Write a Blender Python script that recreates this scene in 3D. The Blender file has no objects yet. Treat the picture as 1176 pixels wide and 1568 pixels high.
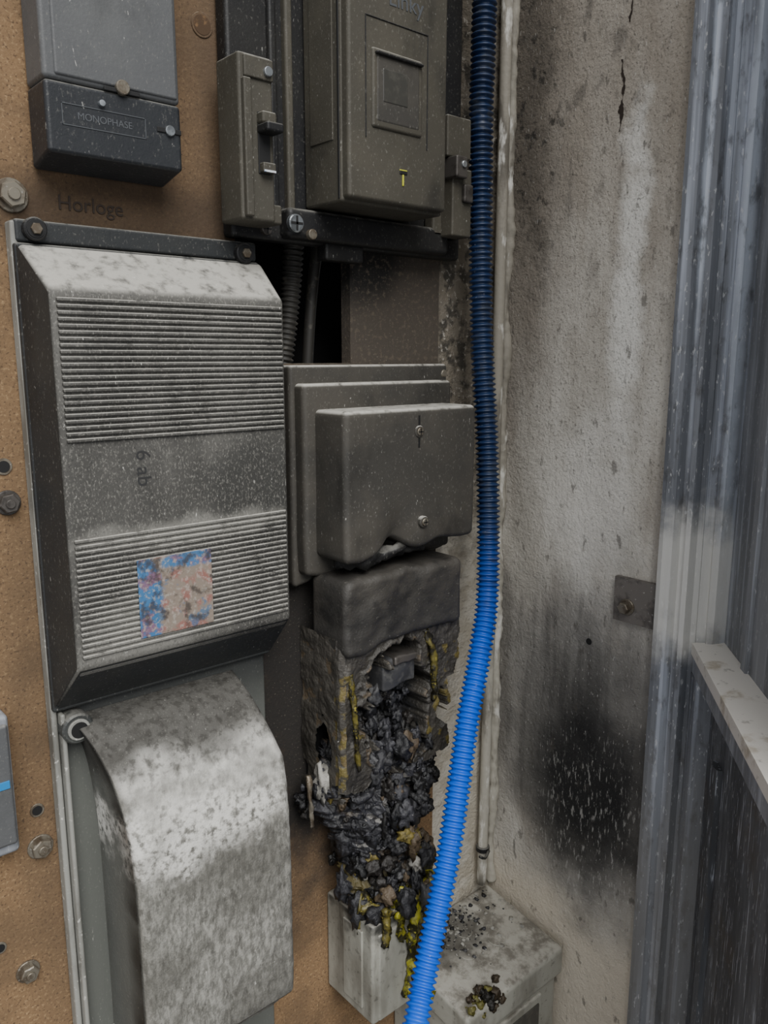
import bpy, math, random
from mathutils import Vector, noise as mn, Matrix
random.seed(7)
D=bpy.data; C=bpy.context
# ---------------------------------------------------------------- materials
def srgb(r,g,b):
    f=lambda c:(c/255/12.92) if c/255<=.04045 else ((c/255+.055)/1.055)**2.4
    return (f(r),f(g),f(b),1)
class H:
    def __init__(s,name):
        s.m=D.materials.new(name); s.m.use_nodes=True
        s.nt=s.m.node_tree; s.n=s.nt.nodes; s.l=s.nt.links
        s.b=s.n["Principled BSDF"]; s.tc=s.n.new("ShaderNodeTexCoord").outputs["Object"]
        s.geo=s.n.new("ShaderNodeNewGeometry")
    def new(s,t,**k):
        n=s.n.new(t)
        for a,v in k.items(): setattr(n,a,v)
        return n
    def vm(s,op,a,b):
        n=s.new("ShaderNodeVectorMath",operation=op)
        for i,v in enumerate((a,b)):
            if isinstance(v,(tuple,list)): n.inputs[i].default_value=v
            else: s.l.new(v,n.inputs[i])
        return n
    def math(s,op,a,b=0.):
        n=s.new("ShaderNodeMath",operation=op)
        for i,v in enumerate((a,b)):
            if isinstance(v,(int,float)): n.inputs[i].default_value=v
            else: s.l.new(v,n.inputs[i])
        return n.outputs[0]
    def mr(s,v,lo,hi,a=0.,b=1.):
        n=s.new("ShaderNodeMapRange"); n.interpolation_type='SMOOTHSTEP'
        s.l.new(v,n.inputs[0])
        if lo<hi:
            n.inputs[1].default_value=lo;n.inputs[2].default_value=hi;n.inputs[3].default_value=a;n.inputs[4].default_value=b
        else:
            n.inputs[1].default_value=hi;n.inputs[2].default_value=lo;n.inputs[3].default_value=b;n.inputs[4].default_value=a
        return n.outputs[0]
    def noise(s,scale,st=(1,1,1),det=6,rough=.6):
        v=s.vm('MULTIPLY',s.tc,st).outputs[0]
        n=s.new("ShaderNodeTexNoise"); n.inputs["Scale"].default_value=scale
        n.inputs["Detail"].default_value=det; n.inputs["Roughness"].default_value=rough
        s.l.new(v,n.inputs["Vector"]); return n
    def mix(s,a,b,f):
        n=s.new("ShaderNodeMix",data_type='RGBA')
        for i,v in ((6,a),(7,b),(0,f)):
            if isinstance(v,(tuple,list,float,int)): n.inputs[i].default_value=v
            else: s.l.new(v,n.inputs[i])
        return n.outputs[2]
def N(scale,lo,hi,st=(1,1,1),det=5,rough=.6):
    return lambda h:h.mr(h.noise(scale,st,det,rough).outputs["Fac"],lo,hi)
def UP(lo=.2,hi=.8):
    def f(h):
        sp=h.new("ShaderNodeSeparateXYZ"); h.l.new(h.geo.outputs["Normal"],sp.inputs[0]); return h.mr(sp.outputs[2],lo,hi)
    return f
def FR(lo=.2,hi=.8):
    def f(h):
        sp=h.new("ShaderNodeSeparateXYZ"); h.l.new(h.geo.outputs["Normal"],sp.inputs[0]); return h.mr(sp.outputs[1],-lo,-hi)
    return f
def AX(i,a,b,nz=0.,ns=8):
    def f(h):
        sp=h.new("ShaderNodeSeparateXYZ"); h.l.new(h.tc,sp.inputs[0]); v=sp.outputs[i]
        if nz:
            q=h.math('SUBTRACT',h.noise(ns).outputs["Fac"],.5); v=h.math('ADD',v,h.math('MULTIPLY',q,nz))
        return h.mr(v,a,b)
    return f
def BL(c,r,nz=.6,ns=9,lo=1.1,hi=.4):
    def f(h):
        v=h.vm('SUBTRACT',h.tc,c).outputs[0]
        v=h.vm('DIVIDE',v,r).outputs[0]
        ln=h.vm('LENGTH',v,(0,0,0)).outputs["Value"]
        q=h.math('SUBTRACT',h.noise(ns).outputs["Fac"],.5)
        return h.mr(h.math('ADD',ln,h.math('MULTIPLY',q,nz*2)),lo,hi)
    return f
def mat(name,base,layers=(),rough=.6,metal=0.,bump=(),bd=.002,attr=None,spec=.5,rv=0.):
    h=H(name)
    col=base
    if attr:
        a=h.new("ShaderNodeAttribute"); a.attribute_name=attr; col=a.outputs["Color"]
    for lay in layers:
        c=lay[0]; f=None; amt=1.
        for q in lay[1:]:
            if isinstance(q,(int,float)): amt*=q; continue
            o=q(h); f=o if f is None else h.math('MULTIPLY',f,o)
        f=h.math('MULTIPLY',f,amt) if f is not None else amt
        col=h.mix(col,c,f)
    if isinstance(col,tuple): h.b.inputs["Base Color"].default_value=col
    else: h.l.new(col,h.b.inputs["Base Color"])
    h.b.inputs["Roughness"].default_value=rough; h.b.inputs["Metallic"].default_value=metal
    h.b.inputs["Specular IOR Level"].default_value=spec
    if rv:
        h.l.new(h.math('ADD',h.math('MULTIPLY',h.noise(25).outputs["Fac"],rv),rough-rv/2),h.b.inputs["Roughness"])
    prev=None
    for (sc,stn,st) in bump:
        b=h.new("ShaderNodeBump"); b.inputs["Strength"].default_value=stn; b.inputs["Distance"].default_value=bd
        h.l.new(h.noise(sc,st).outputs["Fac"],b.inputs["Height"])
        if prev: h.l.new(prev,b.inputs["Normal"])
        prev=b.outputs[0]
    if prev: h.l.new(prev,h.b.inputs["Normal"])
    return h.m
U1=(1,1,1)
ASH=srgb(205,203,196)
m_board=mat("chipboard",srgb(124,98,69),[
  (srgb(164,136,99),N(230,.52,.68,det=4),.75),
  (srgb(70,52,36),N(260,.54,.66,det=4),.85),
  (srgb(88,70,50),N(10,.40,.66),.65),
  (srgb(72,58,44),AX(0,.44,.60,.12,9),AX(2,-.35,-.1,.1),.8),
  (srgb(50,39,28),BL((.43,0,.17),(.21,1,.08),.4),.8),  # shadow below the upper-left meter, painted into the board colour
  (srgb(58,48,37),BL((.30,0,-.50),(.06,1,.5),.7,10),.4),
  (srgb(24,23,22),BL((.72,0,-.50),(.21,1,.50),.5),.97),
  (srgb(66,60,53),BL((.92,0,.05),(.26,1,.30),.5,lo=1.4),.95),
  (srgb(36,35,33),BL((.92,0,-.45),(.22,1,.38),.5),.93),
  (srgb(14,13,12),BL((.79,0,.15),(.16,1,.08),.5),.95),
  (srgb(98,88,74),N(120,.52,.66),AX(0,.60,.7),AX(2,-.2,-.0),.5),
  (srgb(150,142,126),N(300,.60,.72),AX(0,.55,.7),.5),
  (srgb(185,175,155),UP(.4,.8),N(120,.4,.6),.8)],rough=.9,bump=[(160,.6,U1),(30,.3,U1)])
m_side=mat("concrete_plaster",srgb(184,179,169),[
  (srgb(214,210,201),N(6,.42,.64,(1,1,.35)),.8),
  (srgb(150,142,131),N(14,.46,.70,(1,1,.3)),.6),
  (srgb(140,129,114),AX(2,-.15,.40,.5,5),.66),
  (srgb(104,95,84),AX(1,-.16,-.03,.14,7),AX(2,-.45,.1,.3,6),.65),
  (srgb(70,64,56),BL((1.17,-.03,.42),(1,.08,.36),1.1,14),.6),
  (srgb(40,37,33),N(55,.55,.66,(1,1,.8)),BL((1.17,-.05,.38),(1,.08,.28),.6,14),.85),
  (srgb(92,87,80),N(30,.54,.68,(1,1,.6)),AX(2,-.2,.4,.3,6),.55),
  (srgb(228,226,219),BL((1.17,-.25,.10),(1,.035,.30),1.0,13),.85),
  (srgb(218,215,208),BL((1.17,-.22,-.26),(1,.10,.2),.9,8),.6),
  (srgb(206,196,178),AX(2,-.96,-1.10,.2,6),.9),
  (srgb(96,95,93),BL((1.17,-.19,-.66),(1,.22,.30),.7,7,lo=1.35),.75),
  (srgb(70,68,66),N(16,.46,.64,(2,2,.18)),BL((1.17,-.20,-.68),(1,.20,.30),.5,9,lo=1.35),.55),
  (srgb(19,19,20),BL((1.17,-.225,-.79),(1,.155,.235),.5,8,lo=1.45,hi=.30),.97),
  (srgb(62,58,53),BL((1.17,-.01,-.62),(1,.035,.32),.6,9),.5),
  (srgb(74,70,64),N(60,.60,.70,(1,1,.5)),.6),
  (srgb(60,57,51),N(240,.55,.68,U1,3),AX(2,-.45,-.1,.3,6),.45),
  (srgb(226,224,217),N(170,.63,.69,(1,2.2,.45)),.45),
  (srgb(190,188,182),N(90,.57,.66,(1,2.0,.5)),BL((1.17,-.235,-.86),(1,.14,.22),.4,11),.5)],rough=.92,bump=[(50,.9,(1,1,.8)),(180,.7,U1),(12,.8,U1)],bd=.004)
m_back=mat("rough_render_wall",srgb(184,176,160),[
  (srgb(210,205,193),N(20,.45,.6),.6),
  (srgb(96,88,76),AX(2,-.42,-.12,.2,8),.85),
  (srgb(40,38,34),N(34,.46,.60),AX(2,-.5,-.1,.2),.8),
  (srgb(195,190,180),N(120,.58,.68),.6)],rough=.95,bump=[(60,1,U1),(160,.6,U1)],bd=.006)
m_floor=mat("concrete_floor",srgb(90,88,84),[(srgb(60,58,55),N(8,.4,.6))],rough=.9)
m_void=mat("black_cavity",srgb(8,8,8),rough=.95)
def soot(name,base,dusty=.5,spk=.4,rough=.55,extra=(),br=srgb(86,81,71),bump=.25,dk=.45):
    return mat(name,base,[(br,N(9,.42,.68),.55),(srgb(18,18,18),N(11,.50,.72,(1,1,.5)),dk)]+list(extra)+[
      (srgb(140,138,130),N(330,.58,.72,(1,1,.6),3),spk*.7),
      (srgb(186,183,174),UP(.35,.85),N(60,.25,.55),dusty),
      (srgb(222,220,212),N(150,.68,.73,(1.6,1.6,.5)),spk)],rough=rough,rv=.2,bump=[(300,bump,U1),(60,bump*.7,U1)],bd=.0012,spec=.35)
m_meter=soot("sooty_meter_plastic",srgb(66,63,55),.5,.4,dk=.6,br=srgb(80,76,66),rough=.62)
m_meter2=soot("sooty_cover_plastic",srgb(58,56,52),.9,.35,br=srgb(77,73,66),rough=.62)
m_black=soot("black_plastic",srgb(28,28,29),.25,.3,.5,br=srgb(42,41,38))
m_ul=soot("grey_meter_plastic",srgb(82,83,84),.3,.4,.48,br=srgb(94,95,94))
m_uld=soot("dark_terminal_cover_plastic",srgb(38,40,43),.3,.3,.42,br=srgb(48,50,52))
m_rib=soot("dusty_ribbed_plastic",srgb(62,61,58),.78,.6,.72,extra=[
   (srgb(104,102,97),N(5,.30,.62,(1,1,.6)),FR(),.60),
   (srgb(44,44,42),BL((.56,0,-.17),(.10,1,.07),.8),.65),
   (srgb(54,54,51),AX(0,.48,.62,.1,8),AX(2,-.30,-.15,.05),.45),
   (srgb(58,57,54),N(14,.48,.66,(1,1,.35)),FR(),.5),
   (srgb(140,138,131),BL((.39,0,-.36),(.14,1,.07),.8),FR(),.5),
   (srgb(140,138,131),BL((.46,0,-.215),(.18,1,.022),.9,20),FR(),.5),
   (srgb(156,153,145),N(420,.52,.70,(1,1,.6),3),FR(),.36),
   (srgb(34,34,33),N(380,.54,.70,(1,1,.6),3),FR(),.45)],br=srgb(66,65,62))
m_ribside=soot("dark_tray_plastic",srgb(40,42,43),.3,.35,.5,br=srgb(52,52,50),extra=[(srgb(96,98,93),AX(2,-.40,-.56,.05),.85)])
m_low=soot("ash_covered_plastic",srgb(92,93,88),.0,.45,.8,extra=[
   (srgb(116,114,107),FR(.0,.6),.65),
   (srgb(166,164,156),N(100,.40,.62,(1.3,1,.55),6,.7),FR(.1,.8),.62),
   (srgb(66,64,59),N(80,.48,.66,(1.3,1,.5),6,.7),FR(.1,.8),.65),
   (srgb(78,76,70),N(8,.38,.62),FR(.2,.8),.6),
   (srgb(204,202,195),UP(.10,.5),N(50,.25,.55,(1,1,1)),.82),
   (srgb(214,212,205),BL((.46,-.11,-.605),(.17,1,.060),.9,20),N(110,.34,.56),.85),
   (srgb(52,50,46),AX(2,-.550,-.490,.09,14),.9),
   (srgb(48,46,42),N(90,.48,.62),UP(.2,.6),.6)],br=srgb(82,82,77),bump=.9,dk=.25)
m_edge=mat("tray_edge_plastic",srgb(138,138,132),[(srgb(84,82,76),N(20,.45,.65,(1,1,.3)),.7),(ASH,N(150,.6,.7),.7)],rough=.5)
m_lg=mat("light_grey_plastic",srgb(156,155,145),[
   (srgb(102,98,88),N(14,.42,.68,(1,1,.4)),.7),
   (srgb(26,25,23),BL((.80,-.08,-.885),(.13,.2,.055),.9,26),.95),
   (srgb(60,56,48),N(26,.55,.70,(1.5,1.5,.25)),AX(2,-1.10,-.95),.6),
   (srgb(60,57,49),N(80,.56,.7),.5),
   (srgb(180,176,166),UP(.5,.9),.55),
   (srgb(92,87,78),UP(.5,.9),N(26,.42,.62,U1,8,.7),.8),
   (srgb(50,47,42),BL((.99,-.05,-1.09),(.09,.08,1),.8,20),UP(.5,.9),.7)],rough=.65,bump=[(90,.4,U1)])
m_blue=mat("blue_corrugated_plastic",srgb(10,90,205),[
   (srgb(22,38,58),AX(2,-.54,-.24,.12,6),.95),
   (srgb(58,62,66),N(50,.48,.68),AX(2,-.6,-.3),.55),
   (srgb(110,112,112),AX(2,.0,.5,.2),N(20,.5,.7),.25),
   (srgb(180,185,190),N(160,.66,.72),.5)],rough=.42,spec=.5)
m_cond=mat("black_conduit_plastic",srgb(44,42,38),[(srgb(100,96,86),N(80,.55,.7),.6)],rough=.6)
m_pipe=mat("painted_pipe",srgb(170,166,154),[
   (srgb(100,92,80),AX(2,-.5,-.1,.1),.5),(srgb(60,54,46),N(30,.5,.66,(1,1,.25)),.6),(srgb(220,218,210),N(40,.54,.64,(1,1,.3)),.8)],rough=.7,bump=[(80,.7,U1)])
m_steel=mat("galvanised_steel",srgb(130,134,141),[
   (srgb(84,87,92),N(10,.42,.62,(2,2,.12)),.7),
   (srgb(192,199,212),N(14,.50,.66,(3,3,.08)),.65),
   (srgb(214,222,234),BL((1.165,-.374,.45),(.02,.006,.55),.5,10),.75),  # painted highlight along the jamb ridge
   (srgb(200,208,220),BL((1.20,-.424,.25),(.03,.008,.75),.5,10),.7),  # daylight glint on the post, painted as a lighter blob
   (srgb(62,60,58),N(60,.52,.70,(1,1,.4)),.6),
   (srgb(150,148,143),AX(2,-.5,-.9,.2),.5),
   (srgb(212,213,214),N(130,.60,.68,(1.5,1.5,.5)),.6),
   (srgb(216,215,209),BL((1.15,-.4,-.36),(.3,.3,.14),.7,14),.8)],rough=.55,metal=.1,bump=[(60,.5,(1,1,.3))])
m_steel2=mat("grey_steel_panel",srgb(138,141,146),[
   (srgb(96,99,103),N(9,.42,.62,(2,2,.3)),.7),(srgb(176,181,190),N(16,.5,.66,(3,3,.12)),.6),
   (srgb(206,208,210),N(150,.60,.68,(1.5,1.5,.4)),.6)],rough=.6,metal=.1,bump=[(60,.4,(1,1,.3))])
m_steel3=mat("streaked_metal_sheet",srgb(98,101,105),[
   (srgb(54,55,58),N(9,.42,.62,(2,2,.25)),.75),(srgb(84,76,66),N(7,.50,.66),.6),
   (srgb(186,191,199),N(60,.58,.66,(4,4,.22)),.8),(srgb(200,202,204),N(150,.62,.69,(1.5,1.5,.4)),.7)],rough=.6,metal=.1,bump=[(60,.4,(1,1,.3))])
m_sill=mat("white_painted_sill",srgb(218,214,206),[(srgb(160,146,122),N(18,.54,.68),.7),(srgb(120,116,108),N(60,.6,.7),.5)],rough=.6,bump=[(60,.3,U1)])
m_bolt=mat("rusty_zinc",srgb(120,114,102),[(srgb(74,60,44),N(50,.45,.6),.7),(ASH,N(200,.6,.7),.5)],rough=.45,metal=.5)
m_boltd=mat("dark_zinc",srgb(80,76,72),[(srgb(44,40,36),N(50,.45,.6),.7)],rough=.5,metal=.4)
m_brk=mat("bracket_steel",srgb(106,101,96),[(srgb(64,60,57),N(40,.45,.62),.7),(ASH,N(150,.62,.7),.5)],rough=.6,metal=.1)
m_shiny=mat("shiny_zinc",srgb(170,175,178),[(srgb(90,92,92),N(60,.45,.6),.6)],rough=.3,metal=.8)
m_win=mat("display_glass",srgb(62,61,57),[(srgb(84,82,76),N(60,.45,.65),.5)],rough=.25)
m_ink=mat("marker_ink",srgb(42,32,24),rough=.8)
m_lbl=mat("grey_ink",srgb(72,75,78),rough=.6)
m_yel=mat("yellow_seal",srgb(180,180,44),rough=.6)
m_bsh=mat("black_recess",srgb(12,12,12),rough=.7)
m_stk=mat("faded_sticker",srgb(128,116,104),[
   (srgb(24,104,156),BL((.402,-.09,-.29),(.018,1,.07),1.0,30,lo=1.2,hi=.8),.85),
   (srgb(24,104,156),BL((.475,-.09,-.250),(.05,1,.011),1.0,30,lo=1.2,hi=.8),.8),
   (srgb(140,72,66),N(50,.50,.60),.6),(srgb(44,98,136),N(44,.56,.63,(1,1,.8)),.65),(srgb(160,154,145),N(200,.50,.64),.65),(srgb(52,45,42),N(60,.48,.64),.8)],rough=.7)
m_white=mat("white_label",srgb(200,205,210),[(srgb(40,90,170),N(50,.5,.55),.7),(srgb(180,60,50),N(60,.58,.62),.7)],rough=.5)
m_char=mat("charred_plastic",(0,0,0,1),[(srgb(96,94,90),N(260,.60,.72),.4),(srgb(196,194,188),N(190,.69,.74),.8)],rough=.40,attr="Col",rv=.4,bump=[(170,.9,U1),(60,.8,U1)],bd=.003)
m_yg=mat("melted_insulation",srgb(150,146,40),[(srgb(22,20,14),N(55,.42,.56),.96),(srgb(206,198,84),N(110,.60,.70),.6)],rough=.3,bump=[(90,.8,U1)],bd=.003)
m_yb=mat("scorched_insulation",srgb(96,88,38),[(srgb(24,22,18),N(60,.40,.54),.96),(srgb(168,156,70),N(120,.58,.68),.6)],rough=.35,bump=[(90,.8,U1)],bd=.003)
# ---------------------------------------------------------------- mesh helpers
def obj(name,verts,faces,m,smooth=False,parent=None,cols=None,wn=False):
    me=D.meshes.new(name); me.from_pydata(verts,[],faces)
    import bmesh
    if cols is None:
        bm=bmesh.new(); bm.from_mesh(me)
        bmesh.ops.remove_doubles(bm,verts=bm.verts,dist=1e-6)
        bmesh.ops.recalc_face_normals(bm,faces=bm.faces)
        bm.to_mesh(me); bm.free()
    if cols is not None:
        ca=me.color_attributes.new("Col",'FLOAT_COLOR','POINT')
        flat=[]
        for c in cols: flat.extend((c[0],c[1],c[2],1))
        ca.data.foreach_set("color",flat)
    if smooth:
        me.polygons.foreach_set("use_smooth",[True]*len(me.polygons))
    me.materials.append(m); me.update()
    o=D.objects.new(name,me); C.scene.collection.objects.link(o)
    if parent: o.parent=parent
    if wn: o.modifiers.new("wn",'WEIGHTED_NORMAL')
    return o
def empty(name):
    o=D.objects.new(name,None); o.empty_display_size=.05; C.scene.collection.objects.link(o); return o
def rb(name,x0,x1,y0,y1,z0,z1,r=.004,m=None,parent=None,n=1,deform=None):
    lo=(x0,y0,z0);hi=(x1,y1,z1)
    r=min(r,(x1-x0)/2.01,(y1-y0)/2.01,(z1-z0)/2.01)
    ax=[]
    for a in range(3):
        L=[lo[a]+r*k/4 for k in range(4)]
        nn=n if isinstance(n,int) else n[a]
        L+=[lo[a]+r+(hi[a]-lo[a]-2*r)*k/nn for k in range(nn+1)]
        L+=[hi[a]-r+r*k/4 for k in range(1,5)]
        ax.append(L)
    V=[];Fc=[]
    def P(p):
        q=[min(max(p[i],lo[i]+r),hi[i]-r) for i in range(3)]
        d=Vector([math.tan((p[i]-q[i])/r*math.pi/4) for i in range(3)])
        if d.length>0: d=d.normalized()*r
        v=Vector(q)+d
        return tuple(deform(v)) if deform else tuple(v)
    for a in range(3):
        b,c=(a+1)%3,(a+2)%3
        for s in (lo[a],hi[a]):
            base=len(V)
            for i in ax[b]:
                for j in ax[c]:
                    p=[0,0,0];p[a]=s;p[b]=i;p[c]=j;V.append(P(p))
            nb,nc=len(ax[b]),len(ax[c])
            for i in range(nb-1):
                for j in range(nc-1):
                    k=base+i*nc+j
                    Fc.append((k,k+1,k+nc+1,k+nc))
    return obj(name,V,Fc,m,True,parent,wn=(n==1))
def box(name,x0,x1,y0,y1,z0,z1,m,parent=None):
    V=[(x,y,z) for x in (x0,x1) for y in (y0,y1) for z in (z0,z1)]
    F=[(0,1,3,2),(4,6,7,5),(0,4,5,1),(2,3,7,6),(0,2,6,4),(1,5,7,3)]
    return obj(name,V,F,m,False,parent)
def prism(name,poly,z0,z1,m,parent=None):
    n=len(poly)
    V=[(x,y,z0) for x,y in poly]+[(x,y,z1) for x,y in poly]
    F=[tuple(range(n)),tuple(range(n,2*n))]+[(i,(i+1)%n,n+(i+1)%n,n+i) for i in range(n)]
    return obj(name,V,F,m,False,parent)
def cyl(name,c,ax,r,L,m,parent=None,seg=24,r2=None,rot=0):
    ax=Vector(ax).normalized(); q=ax.to_track_quat('Z','Y').to_matrix()
    V=[];F=[]
    bev=min(r*.12,L*.3)
    prof=[(0,0),(r,0),(r2 or r,L-bev),((r2 or r)-bev,L),(0,L)]
    for pr,h in prof:
        for k in range(seg):
            a=2*math.pi*k/seg+rot
            V.append(tuple(Vector(c)+q@Vector((pr*math.cos(a),pr*math.sin(a),h))))
    for i in range(len(prof)-1):
        for k in range(seg):
            F.append((i*seg+k,i*seg+(k+1)%seg,(i+1)*seg+(k+1)%seg,(i+1)*seg+k))
    return obj(name,V,F,m,False,parent)
def hexbolt(name,x,y,z,r,m,d=(0,-1,0),washer=True):
    e=empty(name)
    if washer: cyl("washer",(x,y,z),d,r*1.25,.003,m,e)
    dd=Vector(d)
    c=Vector((x,y,z))+dd*.003
    cyl("head",c,d,r,.009,m,e,seg=6,rot=random.random())
    cyl("stud",c+dd*.008,d,r*.45,.004,m,e,seg=16)
    return e
def screw(name,x,y,z,r,m,parent,slot=True,d=.004):
    cyl(name,(x,y,z),(0,-1,0),r,d,m,parent)
    if slot:
        box(name+"_slot",x-r*.8,x+r*.8,y-d-.0006,y-d+.001,z-r*.13,z+r*.13,m_bsh,parent)
        box(name+"_slot_b",x-r*.13,x+r*.13,y-d-.0006,y-d+.001,z-r*.8,z+r*.8,m_bsh,parent)
def text(name,s,loc,size,m,parent,rot=(math.pi/2,0,0),ext=.0005):
    cu=D.curves.new(name,'FONT'); cu.body=s; cu.size=size; cu.extrude=ext
    o=D.objects.new(name,cu); o.location=loc; o.rotation_euler=rot; cu.materials.append(m)
    C.scene.collection.objects.link(o)
    if parent:o.parent=parent
    return o
def catmull(P,step):
    out=[];P=[Vector(p) for p in P];P=[P[0]*2-P[1]]+P+[P[-1]*2-P[-2]]
    for i in range(1,len(P)-2):
        a,b,c,d=P[i-1:i+3]; n=max(2,int((c-b).length/step))
        for k in range(n):
            t=k/n
            out.append(.5*((2*b)+(c-a)*t+(2*a-5*b+4*c-d)*t*t+(3*b-a-3*c+d)*t**3))
    out.append(P[-2]); return out
def tube(name,P,rad,m,parent=None,step=.0014,seg=20):
    pts=catmull(P,step);V=[];F=[];s=0
    up=Vector((0,-1,0.01))
    for i,p in enumerate(pts):
        t=(pts[min(i+1,len(pts)-1)]-pts[max(i-1,0)]).normalized()
        if i: s+=(p-pts[i-1]).length
        a=t.cross(up).normalized(); b=a.cross(t)
        r=rad(s,i/len(pts),p)
        for k in range(seg):
            an=2*math.pi*k/seg
            rr=r(an) if callable(r) else r
            V.append(tuple(p+a*math.cos(an)*rr+b*math.sin(an)*rr))
        if i:
            for k in range(seg):
                F.append(((i-1)*seg+k,(i-1)*seg+(k+1)%seg,i*seg+(k+1)%seg,i*seg+k))
    F.append(tuple(range(seg)));F.append(tuple(range(len(V)-seg,len(V))))
    return obj(name,V,F,m,True,parent)
def hf(name,x0,x1,z0,z1,nx,nz,fn,m,parent):
    V=[];Cc=[];keep=[];F=[]
    for i in range(nx+1):
        for j in range(nz+1):
            x=x0+(x1-x0)*i/nx; z=z0+(z1-z0)*j/nz
            p,c,k=fn(x,z); V.append(p);Cc.append(c);keep.append(k)
    for i in range(nx):
        for j in range(nz):
            a=i*(nz+1)+j; q=(a,a+nz+1,a+nz+2,a+1)
            if all(keep[t] for t in q): F.append(q)
    return obj(name,V,F,m,True,parent,cols=Cc)
def nz(x,y,z,s=1.,o=4):
    return mn.fractal(Vector((x*s,y*s,z*s)),1.,2.,o)
# ---------------------------------------------------------------- room shell
ZT,ZB=1.15,-1.75
XB=.992
def holed(name,x0,x1,z0,z1,y0,y1,hx0,hx1,hz0,hz1,m):
    V=[];F=[]
    xs=[x0,hx0,hx1,x1];zs=[z0,hz0,hz1,z1]
    for y in (y0,y1):
        for x in xs:
            for z in zs: V.append((x,y,z))
    g=lambda s,i,j:s*16+i*4+j
    for s in (0,1):
        for i in range(3):
            for j in range(3):
                if i==1 and j==1: continue
                F.append((g(s,i,j),g(s,i+1,j),g(s,i+1,j+1),g(s,i,j+1)))
    for (a,b) in [((1,1),(2,1)),((2,1),(2,2)),((2,2),(1,2)),((1,2),(1,1))]+[((0,k),(0,k+1)) for k in range(3)]+[((3,k),(3,k+1)) for k in range(3)]+[((k,0),(k+1,0)) for k in range(3)]+[((k,3),(k+1,3)) for k in range(3)]:
        F.append((g(0,*a),g(0,*b),g(1,*b),g(1,*a)))
    return obj(name,V,F,m)
holed("wall_back",-.6,XB,ZB,ZT,0.,.022,.60,.80,-.012,.20,m_board)
box("wall_back_render",XB,1.30,.006,.10,ZB,ZT,m_back)
box("wall_cavity",-.6,XB,.14,.16,ZB,ZT,m_void)
wr=box("wall_right",1.17,1.30,-.346,.006,ZB,ZT,m_side)
box("floor",-1.6,1.6,-2.4,.16,ZB-.05,ZB,m_floor)
def bead(s,u,p): return lambda an:.009*(1+.8*nz(p.x*10,p.z*10,an*.3,1,5)+.25*nz(p.z*70,an,1,1,2))
tube("trim_1",[(1.163,-.002,ZT),(1.163,-.002,.4),(1.162,-.002,0),(1.163,-.002,-.45),(1.164,-.002,-1.08)],bead,m_pipe,step=.004,seg=12)
pe=empty("wall_pipe")
tube("pipe",[(1.128,-.016,ZT),(1.128,-.016,0),(1.124,-.018,-.5),(1.118,-.018,-1.06)],lambda s,u,p:.010,m_pipe,pe,step=.02,seg=16)
cyl("clip_ring",(1.119,-.018,-.985),(0,0,1),.014,.010,m_black,pe)
tube("clip_tail",[(1.119,-.034,-.98),(1.09,-.05,-.975),(1.075,-.05,-.965)],lambda s,u,p:.003,m_black,pe,step=.01,seg=8)
fe=empty("steel_door_frame")
prism("jamb",[(1.165,-.344),(1.150,-.344),(1.148,-.352),(1.152,-.366),(1.164,-.372),(1.166,-.381),(1.156,-.385),(1.158,-.392),(1.172,-.396),(1.178,-.402),(1.30,-.402),(1.30,-.344)],ZB,ZT,m_steel,fe)
prism("post",[(1.176,-.3975),(1.190,-.412),(1.186,-.416),(1.192,-.424),(1.215,-.434),(1.32,-.39),(1.30,-.38)],-.47,ZT,m_steel,fe)
prism("leaf_panel",[(1.2135,-.4335),(1.13,-.5052),(1.127,-.500),(1.112,-.5135),(1.115,-.518),(.80,-.788),(.81,-.80),(1.24,-.44)],-.455,ZT,m_steel2,fe)
d=Vector((-.784,-.62)); nrm=Vector((.62,-.784))
A=Vector((1.174,-.400))
def sl(t,w): p=A+d*t+nrm*w; return (p.x,p.y)
se=empty("window_sill")
prism("ledge",[sl(-.02,0),sl(.62,0),sl(.62,.075),sl(-.02,.055)],-.470,-.451,m_sill,se)
prism("fascia",[sl(-.02,.003),sl(.62,.003),sl(.62,.02),sl(-.02,.02)],-.50,-.470,m_steel2,se)
pe2=empty("metal_wall_panel")
prism("sheet",[sl(-.005,.03),sl(.62,.03),sl(.62,.06),sl(-.005,.06)],ZB,-.50,m_steel3,pe2)
prism("corner_post",[sl(-.012,.0),sl(.03,.004),sl(.03,.05),sl(-.012,.05)],ZB,-.50,m_steel,pe2)
prism("fold",[sl(.10,.022),sl(.115,.018),sl(.13,.022),sl(.13,.04),sl(.10,.04)],ZB,-.60,m_steel3,pe2)
be=empty("wall_bracket")
box("plate",1.160,1.17,-.345,-.262,-.442,-.366,m_brk,be)
cyl("washer",(1.160,-.288,-.415),(-1,0,0),.014,.003,m_bolt,be)
cyl("bolt",(1.157,-.288,-.415),(-1,0,0),.010,.012,m_bolt,be,seg=6)
cyl("drill_hole",(1.1705,-.21,-.50),(-1,0,0),.006,.001,m_bsh,be)
def crack(nm,y0,z0,z1,wd,sd):
    V=[];F=[];n=90
    for i in range(n+1):
        z=z0+(z1-z0)*i/n; y=y0+.008*nz(z,1,sd,14,5)
        w=wd*max(.05,(.5+1.6*nz(z,5,sd,34,5)))*math.sin(math.pi*(i+.3)/(n+1)); w2=wd*max(.05,(.5+1.6*nz(z,9,sd,44,5)))
        V+=[(1.1692,y-w,z),(1.1692,y+w2,z)]
        if i: F.append((2*i-2,2*i-1,2*i+1,2*i))
    obj(nm,V,F,m_ink,parent=wr)
crack("plaster_crack_a",-.228,.50,.68,.0050,1)
crack("plaster_crack_b",-.220,.345,.45,.0050,4)
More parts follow.
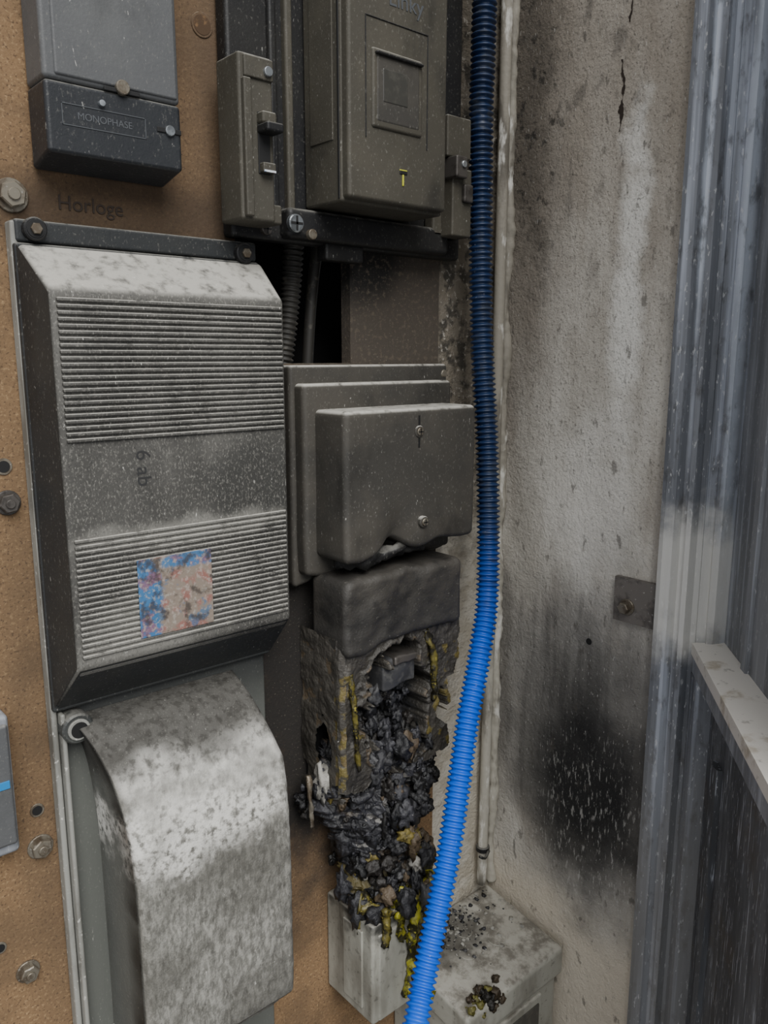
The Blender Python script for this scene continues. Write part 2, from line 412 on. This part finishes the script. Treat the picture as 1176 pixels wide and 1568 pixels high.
# ---------------------------------------------------------------- upper-left meter
e=empty("electronic_meter")
def chamf(v):
    t=max(0,min(1,(.235-v.z)/.024)) ; return Vector((v.x,v.y,v.z)) if v.y>-.03 else Vector((v.x,v.y,v.z+.010*t))
rb("terminal_cover",.338,.498,-.056,-.001,.208,.2925,.005,m_uld,e,deform=chamf)
rb("body",.338,.498,-.055,-.001,.2935,.62,.005,m_ul,e)
rb("raised_face",.350,.494,-.0575,-.05,.298,.62,.003,m_ul,e)
for i,(a,b,c_,d_) in enumerate([(.355,.452,.270,.2708),(.355,.452,.2482,.249),(.355,.3558,.248,.271),(.4512,.452,.248,.271)]):
    box("label_frame_%d"%i,a,b,-.0568,-.0555,c_,d_,m_lbl,e)
text("printed_label","MONOPHASE",(.372,-.0562,.2562),.0105,m_lbl,e,ext=.0002)
cyl("seal_screw",(.425,-.056,.298),(0,-1,0),.008,.006,m_bolt,e)
rb("seal_slot",.404,.446,-.0582,-.056,.292,.297,.001,m_bsh,e)
cyl("cover_screw",(.482,-.056,.262),(0,-1,0),.006,.004,m_shiny,e)
rb("screw_slot",.466,.497,-.0575,-.055,.259,.265,.001,m_bsh,e)
cyl("knob",(.40,-.056,.277),(0,-1,0),.0035,.005,m_shiny,e)
text("wall_handwriting","Horloge",(.363,-.0006,.168),.024,m_ink,None)
# ---------------------------------------------------------------- backplate
e=empty("mounting_backplate")
rb("plate",.580,1.012,-.028,-.001,.155,.75,.006,m_black,e)
rb("rim_left",.640,.652,-.036,-.02,.19,.75,.004,m_black,e)
rb("rim_groove",.664,.676,-.038,-.02,.19,.75,.004,m_meter,e)
rb("lower_tray",.655,.965,-.050,-.02,.158,.198,.008,m_black,e)
rb("lower_tab",.73,.80,-.034,-.01,.135,.16,.004,m_black,e)
for i,(x,z,r,mm) in enumerate([(.663,.176,.012,m_shiny),(.630,.168,.008,m_boltd),(.690,.164,.007,m_bolt)]):
    screw("fixing_screw_%d"%i,x,-.028 if i==1 else -.050,z,r,mm,e,slot=(i!=2),d=.008)
e=empty("fuse_isolator")
rb("body",.563,.613,-.082,-.0285,.168,.363,.004,m_meter,e)
rb("front_plate",.570,.612,-.0855,-.08,.335,.360,.002,m_meter,e)
rb("rail_l",.5665,.5775,-.089,-.08,.172,.333,.002,m_meter,e)
rb("recess",.5885,.606,-.0835,-.0815,.225,.298,.001,m_bsh,e)
rb("carrier",.588,.609,-.096,-.08,.283,.297,.003,m_meter,e)
rb("lever",.588,.613,-.106,-.08,.272,.283,.003,m_black,e)
rb("lug",.590,.609,-.092,-.08,.226,.238,.002,m_meter,e)
box("lug_mark",.591,.608,-.0925,-.0915,.2265,.229,m_white,e)
rb("foot",.588,.628,-.075,-.0285,.168,.192,.003,m_meter,e)
cyl("screw",(.603,-.085,.345),(0,-1,0),.006,.005,m_shiny,e)
e=empty("electricity_meter")
rb("base",.698,.885,-.112,-.0285,.201,.75,.004,m_meter,e)
rb("front_cover",.7,.880,-.125,-.105,.205,.75,.005,m_meter,e)
rb("seam",.6972,.700,-.108,-.104,.205,.75,.001,m_bsh,e)
rb("side_cap",.6965,.7,-.095,-.045,.28,.60,.001,m_meter,e)
rb("panel_lip_l",.728,.7295,-.1262,-.12,.283,.43,.0006,m_black,e)
rb("panel_lip_r",.8395,.841,-.1262,-.12,.283,.43,.0006,m_black,e)
rb("panel_lip_t",.728,.841,-.1262,-.12,.43,.4315,.0006,m_black,e)
rb("window_frame",.738,.829,-.1285,-.12,.297,.395,.006,m_meter,e)
rb("window_recess",.744,.823,-.1292,-.12,.304,.388,.004,m_meter2,e)
rb("display",.755,.80,-.1300,-.12,.33,.372,.002,m_win,e)
rb("window_hood",.742,.826,-.134,-.12,.386,.390,.002,m_black,e)
text("embossed_label","Linky",(.768,-.1252,.452),.030,m_lbl,e)
rb("seal_slot",.789,.803,-.1262,-.12,.245,.250,.001,m_bsh,e)
rb("seal_tag",.794,.7965,-.1266,-.12,.230,.245,.001,m_yel,e)
rb("seal_hole",.789,.803,-.1260,-.12,.2495,.2515,.001,m_yel,e)
e=empty("terminal_switch")
rb("base",.928,.988,-.05,-.0285,.184,.36,.004,m_meter,e)
rb("upper",.935,.988,-.072,-.03,.30,.36,.003,m_meter,e)
rb("lower",.945,.988,-.075,-.03,.184,.285,.003,m_meter,e)
rb("clip",.940,.965,-.088,-.06,.268,.30,.003,m_boltd,e)
rb("clip_b",.965,.985,-.082,-.06,.235,.262,.003,m_boltd,e)
cyl("screw",(.955,-.088,.288),(0,-1,0),.005,.003,m_shiny,e)
tube("black_corrugated_conduit",[(.735,.045,.25),(.722,.045,.10),(.70,.05,-.06),(.69,.06,-.2)],lambda s,u,p:.014+.0022*math.sin(s*2*math.pi/.008),m_cond,seg=16,step=.0018)
tube("black_power_cable",[(.80,.06,.25),(.772,.06,.10),(.76,.065,-.06),(.75,.07,-.2)],lambda s,u,p:.009,m_cond,seg=12,step=.01)
# ---------------------------------------------------------------- tray & ribbed cover
e=empty("service_panel_tray")
rb("tray",.306,.62,-.0118,0.0,-1.4,.15,.004,m_ribside,e)
rb("top_flange",.306,.62,-.022,0.0,.125,.15,.004,m_ribside,e)
rb("edge_rim",.302,.3095,-.020,0.0,-1.4,.148,.003,m_edge,e)
rb("inner_rim",.3105,.3165,-.030,-.01,-1.4,-.44,.003,m_edge,e)
for i,(x,z) in enumerate([(.326,.139),(.597,.134)]):
    cyl("screw_well_%d"%i,(x,-.022,z),(0,-1,0),.013,.010,m_black,e)
    cyl("screw_well_in_%d"%i,(x,-.0322,z),(0,-1,0),.010,.0008,m_bsh,e)
    cyl("screw_%d"%i,(x,-.033,z),(0,-1,0),.0065,.004,m_bolt,e,seg=6)
cyl("boss",(.329,-.010,-.462),(0,-1,0),.020,.026,m_ribside,e)
cyl("boss_ring",(.329,-.036,-.462),(0,-1,0),.014,.003,m_edge,e)
cyl("boss_hole",(.329,-.0392,-.462),(0,-1,0),.0105,.0006,m_bsh,e)
def flare(v):
    t=(v.y+.09)/.07; t=max(0,min(1,t))
    cx=.466
    fx=1+t*.07
    if v.z>-.15: z=v.z+t*.056*((v.z+.15)/.22)
    else: z=v.z-t*.07*((-.15-v.z)/.215)
    return Vector((cx+(v.x-cx)*fx,v.y,z))
e=empty("ribbed_panel_cover")
rb("shell",.315,.617,-.090,-.020,-.365,.070,.007,m_rib,e,n=6,deform=flare)
rb("skirt",.303,.622,-.026,-.012,-.437,.124,.004,m_ribside,e)
z=.062; i=0
while z>-.094:
    rb("rib_%d"%i,.3215,.612,-.0935,-.088,z-.0045,z,.0018,m_rib,e); z-=.0070; i+=1
z=-.208
while z>-.354:
    rb("rib_%d"%i,.3215,.612,-.0925,-.088,z-.0045,z,.0018,m_rib,e); z-=.0070; i+=1
def sideskin(name,pts):
    obj(name,pts,[tuple(range(len(pts)))],m_ribside,False,e)
sideskin("left_cheek",[(.3142,-.088,-.362),(.3142,-.088,.067),(.3048,-.026,.122),(.3048,-.026,-.43)])
sideskin("under_cheek",[(.318,-.088,-.3665),(.614,-.088,-.3665),(.622,-.026,-.432),(.308,-.026,-.432)])
rb("sticker",.393,.493,-.0942,-.0930,-.342,-.243,.0006,m_stk,e)
text("handwriting","6 ab",(.402,-.0902,-.110),.026,mat("faded_ink",srgb(40,40,40),rough=.8),e,rot=(math.pi/2,math.pi/2,0),ext=.0002)
# ---------------------------------------------------------------- lower ash covered cover
prof=[(-.013,-.452),(-.045,-.462),(-.075,-.488),(-.098,-.520),(-.114,-.560),(-.124,-.600),(-.1285,-.640),(-.130,-.70),(-.130,-.905),(-.122,-.925),(-.095,-.96),(-.06,-1.0),(-.013,-1.04)]
pp=catmull([(0,a,b) for a,b in prof],.0045)
V=[];F=[]
nxx=80
for p in pp:
    y,zz=p.y,p.z
    t=(y+.022)/-.108
    xl=.322+.032*max(0,t); xr=.592-.006*t
    xr-=.03*max(0,min(1,(zz+.56)/.1))
    row=[(xl,-.013,zz),(xl,y*.55-.006,zz),(xl+.001,y+.010*max(0,t),zz)]
    for k in range(nxx+1):
        u=k/nxx; x=xl+(xr-xl)*u
        eg=min(u,1-u)*(xr-xl); dy=.010*max(0,t)*max(0,1-eg/.012)**2
        w=.0016*nz(x,zz,3.1,40,5)*(1 if t>.1 else 0)
        row.append((x,y+dy+w,zz))
    row.append((xr+.0005,y*.5-.006,zz)); row.append((xr,-.013,zz))
    V+=row
W=nxx+1+5
for i in range(len(pp)-1):
    for k in range(W-1):
        a=i*W+k; F.append((a,a+1,a+W+1,a+W))
obj("ash_covered_meter_cover",V,F,m_low,True)
# ---------------------------------------------------------------- left side bits
hexbolt("mounting_bolt",.312,0,.177,.015,m_bolt)
hexbolt("mounting_bolt",.279,0,-.171,.012,m_boltd)
hexbolt("mounting_bolt",.281,0,-.622,.013,m_bolt)
hexbolt("mounting_bolt",.252,0,-.79,.012,m_bolt)
e=empty("wall_plug")
for i,(x,z,r) in enumerate([(.278,-.128,.010),(.281,-.571,.009),(.289,.30,.004),(.222,-.74,.008),(.30,.39,.004)]):
    cyl("ring_%d"%i,(x,0,z),(0,-1,0),r,.0015,m_bolt,e)
    cyl("hole_%d"%i,(x,-.0015,z),(0,-1,0),r*.7,.0005,m_bsh,e)
e=empty("board_knot")
cyl("rim",(.562,0,.412),(0,-1,0),.015,.0015,m_board,e)
cyl("hollow",(.562,-.0015,.412),(0,-1,0),.012,.0005,mat("knot_wood",srgb(70,52,34),[(srgb(110,84,56),N(60,.5,.6))],rough=.9),e)
e=empty("junction_box")
rb("body",.13,.250,-.03,0,-.60,-.42,.006,m_steel2,e)
rb("lid",.135,.247,-.036,-.028,-.585,-.43,.004,m_ul,e)
rb("label",.20,.243,-.0372,-.035,-.51,-.50,.0005,mat("blue_label",srgb(30,120,180),rough=.5),e)
# ---------------------------------------------------------------- central cover
e=empty("cutout_fuse_cover")
def melt(v):
    x,y,zz=v
    t=max(0,min(1,(-.18-zz)/.11))
    k=nz(x,zz,1.3,12,3)
    zz2=zz
    if zz<-.18:
        bump=.018*math.exp(-((x-.790)/.024)**2)-.007*math.exp(-((x-.72)/.04)**2)+.006*math.exp(-((x-.88)/.02)**2)-.003*math.exp(-((x-.835)/.02)**2)
        zz2=zz+bump*t**2+.003*k*t*t
    y2=y
    if y<-.08: y2=y+t*t*.006*k+ .016*t*t*math.exp(-((x-.790)/.026)**2)-.007*t*math.exp(-((x-.84)/.016)**2)*math.exp(-((zz+.26)/.025)**2)
    return Vector((x+.003*k*t,y2,zz2))
rb("flange",.664,.985,-.030,-.0,-.332,-.014,.006,m_meter2,e,n=16,deform=lambda v:Vector((v.x,v.y,v.z+(.012*nz(v.x,v.z,2,20,2) if v.z<-.3 else 0))))
rb("step",.672,.974,-.052,-.02,-.322,-.040,.008,m_meter2,e,n=16,deform=melt)
rb("body",.692,.960,-.122,-.03,-.290,-.077,.009,m_meter2,e,n=60,deform=melt)
for i,(x,z,yy) in enumerate([(.833,-.112,-.115),(.838,-.250,-.122)]):
    cyl("screw_boss_%d"%i,(x,yy,z),(0,-1,0),.009,.009,m_meter2,e)
    screw("screw_%d"%i,x,yy-.0085,z,.006,m_bolt,e,d=.003)
box("key_slot_0",.8315,.8345,-.1229,-.118,-.136,-.088,m_bsh,e)
cyl("flange_screw",(.953,-.052,-.029),(0,-1,0),.006,.003,m_bolt,e)
def shred(pts,r0,nm,m):
    tube(nm,pts,lambda s,u,p:(lambda an:max(.001,r0*(1-.5*u)*(1+.9*nz(p.x,p.z,an*.05,40,3)))),m,e,step=.004,seg=12)
shred([(.70,-.09,-.29),(.74,-.10,-.302),(.78,-.095,-.300),(.82,-.10,-.292),(.87,-.09,-.300)],.012,"melted_edge",m_black)
def chunk(V,F,Cc,c,r,col,sub=1,sq=(1,1,1)):
    import bmesh
    bm=bmesh.new(); bmesh.ops.create_icosphere(bm,subdivisions=sub+1,radius=1)
    o=Vector((random.random()*50,random.random()*50,random.random()*50)); b=len(V)
    for v in bm.verts:
        p=v.co.normalized(); k=1+.75*mn.fractal(p*1.6+o,1,2,3)+.35*mn.noise(p*5+o)
        q=Vector((p.x*sq[0],p.y*sq[1],p.z*sq[2]))*r*k
        V.append(tuple(Vector(c)+q)); Cc.append(col if k>.8 else tuple(t*.5 for t in col))
    for f in bm.faces: F.append(tuple(b+v.index for v in f.verts))
    bm.free()
CH=[srgb(28,28,30),srgb(42,42,45),srgb(54,54,58),srgb(36,33,30),srgb(24,24,25),srgb(26,25,24),srgb(34,34,37),srgb(68,68,69)]
# ---------------------------------------------------------------- burned lower cover + char
e=empty("burnt_cutout_fuse")
def melt2(v):
    x,y,zz=v
    k=nz(x,zz,7.7,14,3)
    sag=-.012*math.exp(-((x-.73)/.04)**2) if zz<-.38 else 0
    return Vector((x+.004*k,y+.007*k,zz+.006*nz(x,2.,3.,18,3)+.004*k+sag))
rb("lid",.693,.937,-.120,-.03,-.432,-.322,.012,mat("scorched_plastic",srgb(50,48,45),[(srgb(72,68,62),N(8,.4,.65),.7),(srgb(18,18,18),N(20,.5,.66),.6),(srgb(130,127,120),N(260,.62,.72),.4)],rough=.6,bump=[(240,.5,U1),(40,.5,U1)]),e,n=50,deform=melt2)
G1=Vector(srgb(60,57,52)[:3]);G2=Vector(srgb(38,38,39)[:3]);YB=Vector(srgb(108,96,46)[:3]);BR=Vector(srgb(96,82,62)[:3])
def f1(x,z):
    k=nz(x,z,.5,20,4); k2=nz(x,z,9.5,60,3); k3=nz(x,z,4.,9,3)
    y=-.106-.006*k-.0015*k2
    if x<.702: y+=((.702-x)/.010)**2*.010
    cx=.805+.01*k3
    dx=(x-cx)/.066; dz=(z+.550)/.115
    q=math.sqrt(dx*dx+dz*dz)+.40*k+.10*k2
    inn=max(0,min(1,(1.0-q)/.10)); inn=inn*inn*(3-2*inn)
    y=y*(1-inn)+(-.052-.026*k-.008*k2)*inn
    q2=math.sqrt(((x-.905)/.014)**2+((z+.58)/.035)**2)+.6*k+.2*k2
    i2=max(0,min(1,(1-q2)/.2)); y=y*(1-i2)+(-.04)*i2
    rim=math.exp(-((q-1.05)/.07)**2)
    y-=rim*.006
    c=G1*(1+.7*k)
    if inn>.5: c=G2*(1+1.4*k2)
    if inn<.5 and (x<.735 or x>.87) and z<-.47 and k+k2>.30: c=c.lerp(YB,min(.8,(k+k2-.25)*2.4))
    if rim>.6 and k2>.3: c=c.lerp(BR,.5)
    bot=-.665+.03*k
    keep= z>bot and x<.934+.012*k3+.006*k2
    if z<-.53 and x>.915+.03*k3+.006*k2: keep=False
    return (x,y,z),tuple(max(0,t) for t in c),keep
hf("burnt_housing",.692,.950,-.72,-.415,200,220,f1,m_char,e)
def f2(y,z):
    k=nz(y,z,3.5,24,4); k2=nz(y,z,1.5,60,3)
    x=.693+.004*k+.001*k2
    c=G1*(1.25+.7*k)
    if y<-.088 and z<-.47 and k+k2>.10: c=c.lerp(YB,min(.85,(k+k2)*2))
    if k+k2>.55: c=c.lerp(BR,.6)
    h=math.sqrt(((y+.060)/.018)**2+((z+.60)/.045)**2)+.5*k+.2*k2
    keep=h>1 and z>-.665+.04*k
    if y<-.100: x+=((-.100-y)/.008)**2*.008
    return (x,y,z),tuple(max(0,t) for t in c),keep
hf("burnt_housing_side",-.107,-.002,-.72,-.415,90,200,f2,m_char,e)
box("burnt_housing_back",.70,.93,-.012,-.001,-.68,-.43,m_bsh,e)
rb("inner_terminal",.780,.850,-.100,-.04,-.518,-.468,.004,mat("scorched_block",srgb(58,58,59),[(srgb(92,91,88),N(60,.5,.65),.6)],rough=.5,bump=[(80,.5,U1)]),e,n=10,deform=melt2)
rb("inner_terminal_cap",.80,.858,-.106,-.05,-.478,-.466,.003,m_boltd,e,n=6,deform=melt2)
def width(z):
    pts=[(-.60,.735,.905),(-.635,.690,.930),(-.68,.672,.940),(-.72,.685,.935),(-.76,.715,.915),(-.80,.735,.895),(-.85,.735,.900),(-.912,.728,.897)]
    for i in range(len(pts)-1):
        if pts[i+1][0]<=z<=pts[i][0]:
            t=(pts[i][0]-z)/(pts[i][0]-pts[i+1][0]); return pts[i][1]+(pts[i+1][1]-pts[i][1])*t,pts[i][2]+(pts[i+1][2]-pts[i][2])*t
    return (.735,.895) if z<-.8 else (.735,.905)
ASHV=Vector(srgb(140,137,131)[:3])
def f3(x,z):
    k=nz(x,z,11.5,14,4); k2=nz(x,z,19.5,55,4)
    a,b=width(z); a+=.014*nz(z,1,7,30,4); b+=.014*nz(z,8,2,30,4)
    u=max(0,min(1,(x-a)/(b-a)))
    s=max(.0,math.sin(math.pi*u))**.5
    dep=.022+.080*s
    if z<-.84: dep+=.024*(-.84-z)/.06
    vd=mn.voronoi(Vector((x*46+k*1.5,z*34+k2,3)))[0]
    vd2=mn.voronoi(Vector((x*100,z*85,8+k2)))[0]
    lump=max(0,1-vd[0]*1.6); lump2=max(0,1-vd2[0]*1.6)
    y=-dep+.026*k-.012*lump-.004*lump2+.0025*k2
    q=math.sqrt(((x-.885)/.028)**2+((z+.765)/.05)**2)+.5*k
    i2=max(0,min(1,(1-q)/.3)); y=y*(1-i2)-.03*i2
    y=min(y,-.004)
    g=lump*.6+lump2*.4
    c=Vector(srgb(52,52,56)[:3])*(.4+1.1*g+.7*max(0,k2))
    if x<.72+.03*k2 and z>-.76: c=c.lerp(BR,max(0,min(.6,.2+k*2)))
    if k+.6*k2>.38: c=c.lerp(BR,.5)
    if z<-.83 and nz(x,z,31,24,3)>.15: c=c.lerp(YB,.5)
    if k2>.48: c=c.lerp(ASHV,.6)
    if i2>.5: c=c*.3
    return (x,y,z),tuple(max(0,t) for t in c),a<x<b and z>-.895+.03*nz(x,3,3,26,4)
hf("char_heap_crust",.655,.965,-.925,-.60,260,280,f3,m_char,e)
V=[];F=[];Cc=[]
for i in range(330):
    z=random.uniform(-.905,-.61); a,b=width(z); x=random.uniform(a-.004,b+.002)
    u=max(0,min(1,(x-a)/(b-a))); dep=.03+.078*math.sin(math.pi*u)**.5
    if z<-.84: dep+=.02
    if (x-.885)**2/.0009+(z+.765)**2/.003<1: dep*=.4
    y=-random.uniform(dep*.8,dep*1.12)
    r=random.choice([.003,.004,.006,.009,.013,.016])
    col=random.choice(CH)
    q=random.random()
    if q<.04: col=srgb(112,100,50)
    elif q<.08: col=srgb(150,147,140)
    elif q<.15: col=srgb(84,72,56)
    chunk(V,F,Cc,(x,y,z),r,col[:3],2 if r>.005 else 1,(random.uniform(.5,1.3),random.uniform(.6,1.2),random.uniform(.7,1.8)))
for i in range(60):
    x=random.uniform(.76,.86); z=random.uniform(-.64,-.53)
    chunk(V,F,Cc,(x,-random.uniform(.045,.085),z),random.uniform(.005,.013),random.choice(CH)[:3],2,(1,.8,1.4))
obj("char_heap",V,F,m_char,True,e,cols=Cc)
def drip(pts,r0,m,nm):
    tube(nm,pts,lambda s,u,p:(lambda an:max(.0006,(r0*(1-.35*u))*(1+1.1*nz(p.x,p.z,an*.02+5,60,3)))),m,e,step=.003,seg=10)
drip([(.708,-.107,-.47),(.714,-.112,-.54),(.722,-.110,-.63)],.0045,m_yb,"drip_1")
drip([(.865,-.107,-.435),(.878,-.112,-.48),(.880,-.114,-.53),(.884,-.108,-.56)],.007,m_yb,"drip_2")
drip([(.835,-.12,-.87),(.825,-.134,-.90),(.815,-.134,-.96),(.812,-.134,-1.02),(.80,-.136,-1.06)],.009,m_yg,"drip_3")
drip([(.80,-.12,-.86),(.79,-.132,-.90),(.793,-.133,-.95)],.010,m_yg,"drip_4")
drip([(.865,-.12,-.86),(.855,-.132,-.895),(.85,-.134,-.94)],.011,m_yg,"drip_5")
drip([(.755,-.06,-.87),(.742,-.08,-.89),(.737,-.09,-.935)],.008,m_yb,"drip_6")
drip([(.80,-.136,-1.045),(.83,-.14,-1.06),(.85,-.145,-1.08)],.012,m_yg,"drip_7")
drip([(.735,-.09,-.88),(.78,-.12,-.895),(.83,-.128,-.89),(.885,-.11,-.885)],.014,m_yb,"drip_9")
drip([(.83,-.13,-.91),(.835,-.134,-.95),(.828,-.134,-.985),(.835,-.134,-1.03)],.006,m_yb,"drip_10")
drip([(.76,-.125,-.88),(.763,-.131,-.91),(.758,-.131,-.945)],.008,m_yb,"drip_11")
drip([(.676,-.04,-.65),(.672,-.05,-.69),(.675,-.05,-.735)],.004,m_bolt,"drip_8")
# ---------------------------------------------------------------- bottom enclosures
e=empty("cable_entry_box")
rb("body",.737,.884,-.124,0,-1.09,-.906,.006,m_lg,e)
rb("front_frame",.748,.878,-.128,-.12,-1.085,-.925,.004,m_lg,e)
rb("side_rib",.7335,.738,-.100,-.05,-1.07,-.925,.002,m_lg,e)
e=empty("distribution_enclosure")
def slope(v):
    return Vector((v.x,v.y,v.z+(v.y+.02)*.16)) if v.z>-1.3 else v
rb("lid_top",.885,1.155,-.20,-.001,-1.145,-1.088,.008,m_lg,e,n=8,deform=slope)
rb("body",.892,1.148,-.188,-.001,-1.60,-1.15,.006,m_lg,e)
rb("door_frame",.90,1.10,-.194,-.185,-1.58,-1.19,.004,m_lg,e)
rb("door_glass",.912,1.09,-.197,-.19,-1.56,-1.205,.004,m_win,e)
rb("label",.955,1.03,-.199,-.19,-1.29,-1.225,.001,m_white,e)
for i,(x,y) in enumerate([(.99,-.10),(1.02,-.06),(1.06,-.11)]):
    cyl("knockout_%d"%i,(x,y,-1.088+(y+.02)*.16-.001),(0,-.16,1),.018,.0022,m_lg,e)
V=[];F=[];Cc=[]
for i in range(260):
    x=random.gauss(1.0,.06); y=-abs(random.gauss(.0,.05))-.01
    zz=-1.088+(y+.02)*.16
    chunk(V,F,Cc,(max(.89,min(1.14,x)),max(y,-.18),zz+.001),random.choice([.0012,.002,.003,.005]),random.choice(CH+[srgb(150,148,140)]*6)[:3],0,(1,1,.6))
for i in range(60):
    x=random.gauss(.945,.02); y=-.17-random.uniform(0,.03)
    chunk(V,F,Cc,(x,y,-1.11+random.uniform(-.02,.01)),random.uniform(.003,.009),random.choice([srgb(30,28,24),srgb(60,50,36),srgb(100,96,46)])[:3],1)
obj("fallen_debris",V,F,m_char,True,e,cols=Cc)
# ---------------------------------------------------------------- blue conduit
bp=[(1.026,-.068,ZT),(1.022,-.068,.70),(1.016,-.068,.537),(1.015,-.068,.445),(1.014,-.068,.349),(1.018,-.075,.047),(1.012,-.10,-.167),(.987,-.13,-.384),(.949,-.15,-.484),(.902,-.17,-.579),(.862,-.19,-.671),(.822,-.21,-.758),(.776,-.23,-.839),(.730,-.25,-.914),(.696,-.27,-.954),(.62,-.31,-1.06),(.52,-.36,-1.20)]
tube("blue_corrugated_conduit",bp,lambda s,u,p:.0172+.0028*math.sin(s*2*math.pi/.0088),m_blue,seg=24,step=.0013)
# ---------------------------------------------------------------- light / camera
w=D.worlds.new("World"); C.scene.world=w; w.use_nodes=True
bg=w.node_tree.nodes["Background"]; bg.inputs[0].default_value=(.94,.96,1.0,1); bg.inputs[1].default_value=.80
s=D.lights.new("daylight",'SUN'); s.energy=4.2; s.angle=math.radians(42); s.color=(1,.99,.97)
so=D.objects.new("daylight",s); C.scene.collection.objects.link(so)
so.rotation_euler=Vector((.24,.66,-.70)).to_track_quat('-Z','Y').to_euler()
cam=D.cameras.new("camera"); co=D.objects.new("camera",cam); C.scene.collection.objects.link(co)
co.location=(0,-1,0); cam.sensor_fit='HORIZONTAL'; cam.sensor_width=36; cam.lens=1259/1200*36; cam.clip_start=.01
co.rotation_euler=(math.radians(90-11),0,math.radians(-41))
C.scene.camera=co
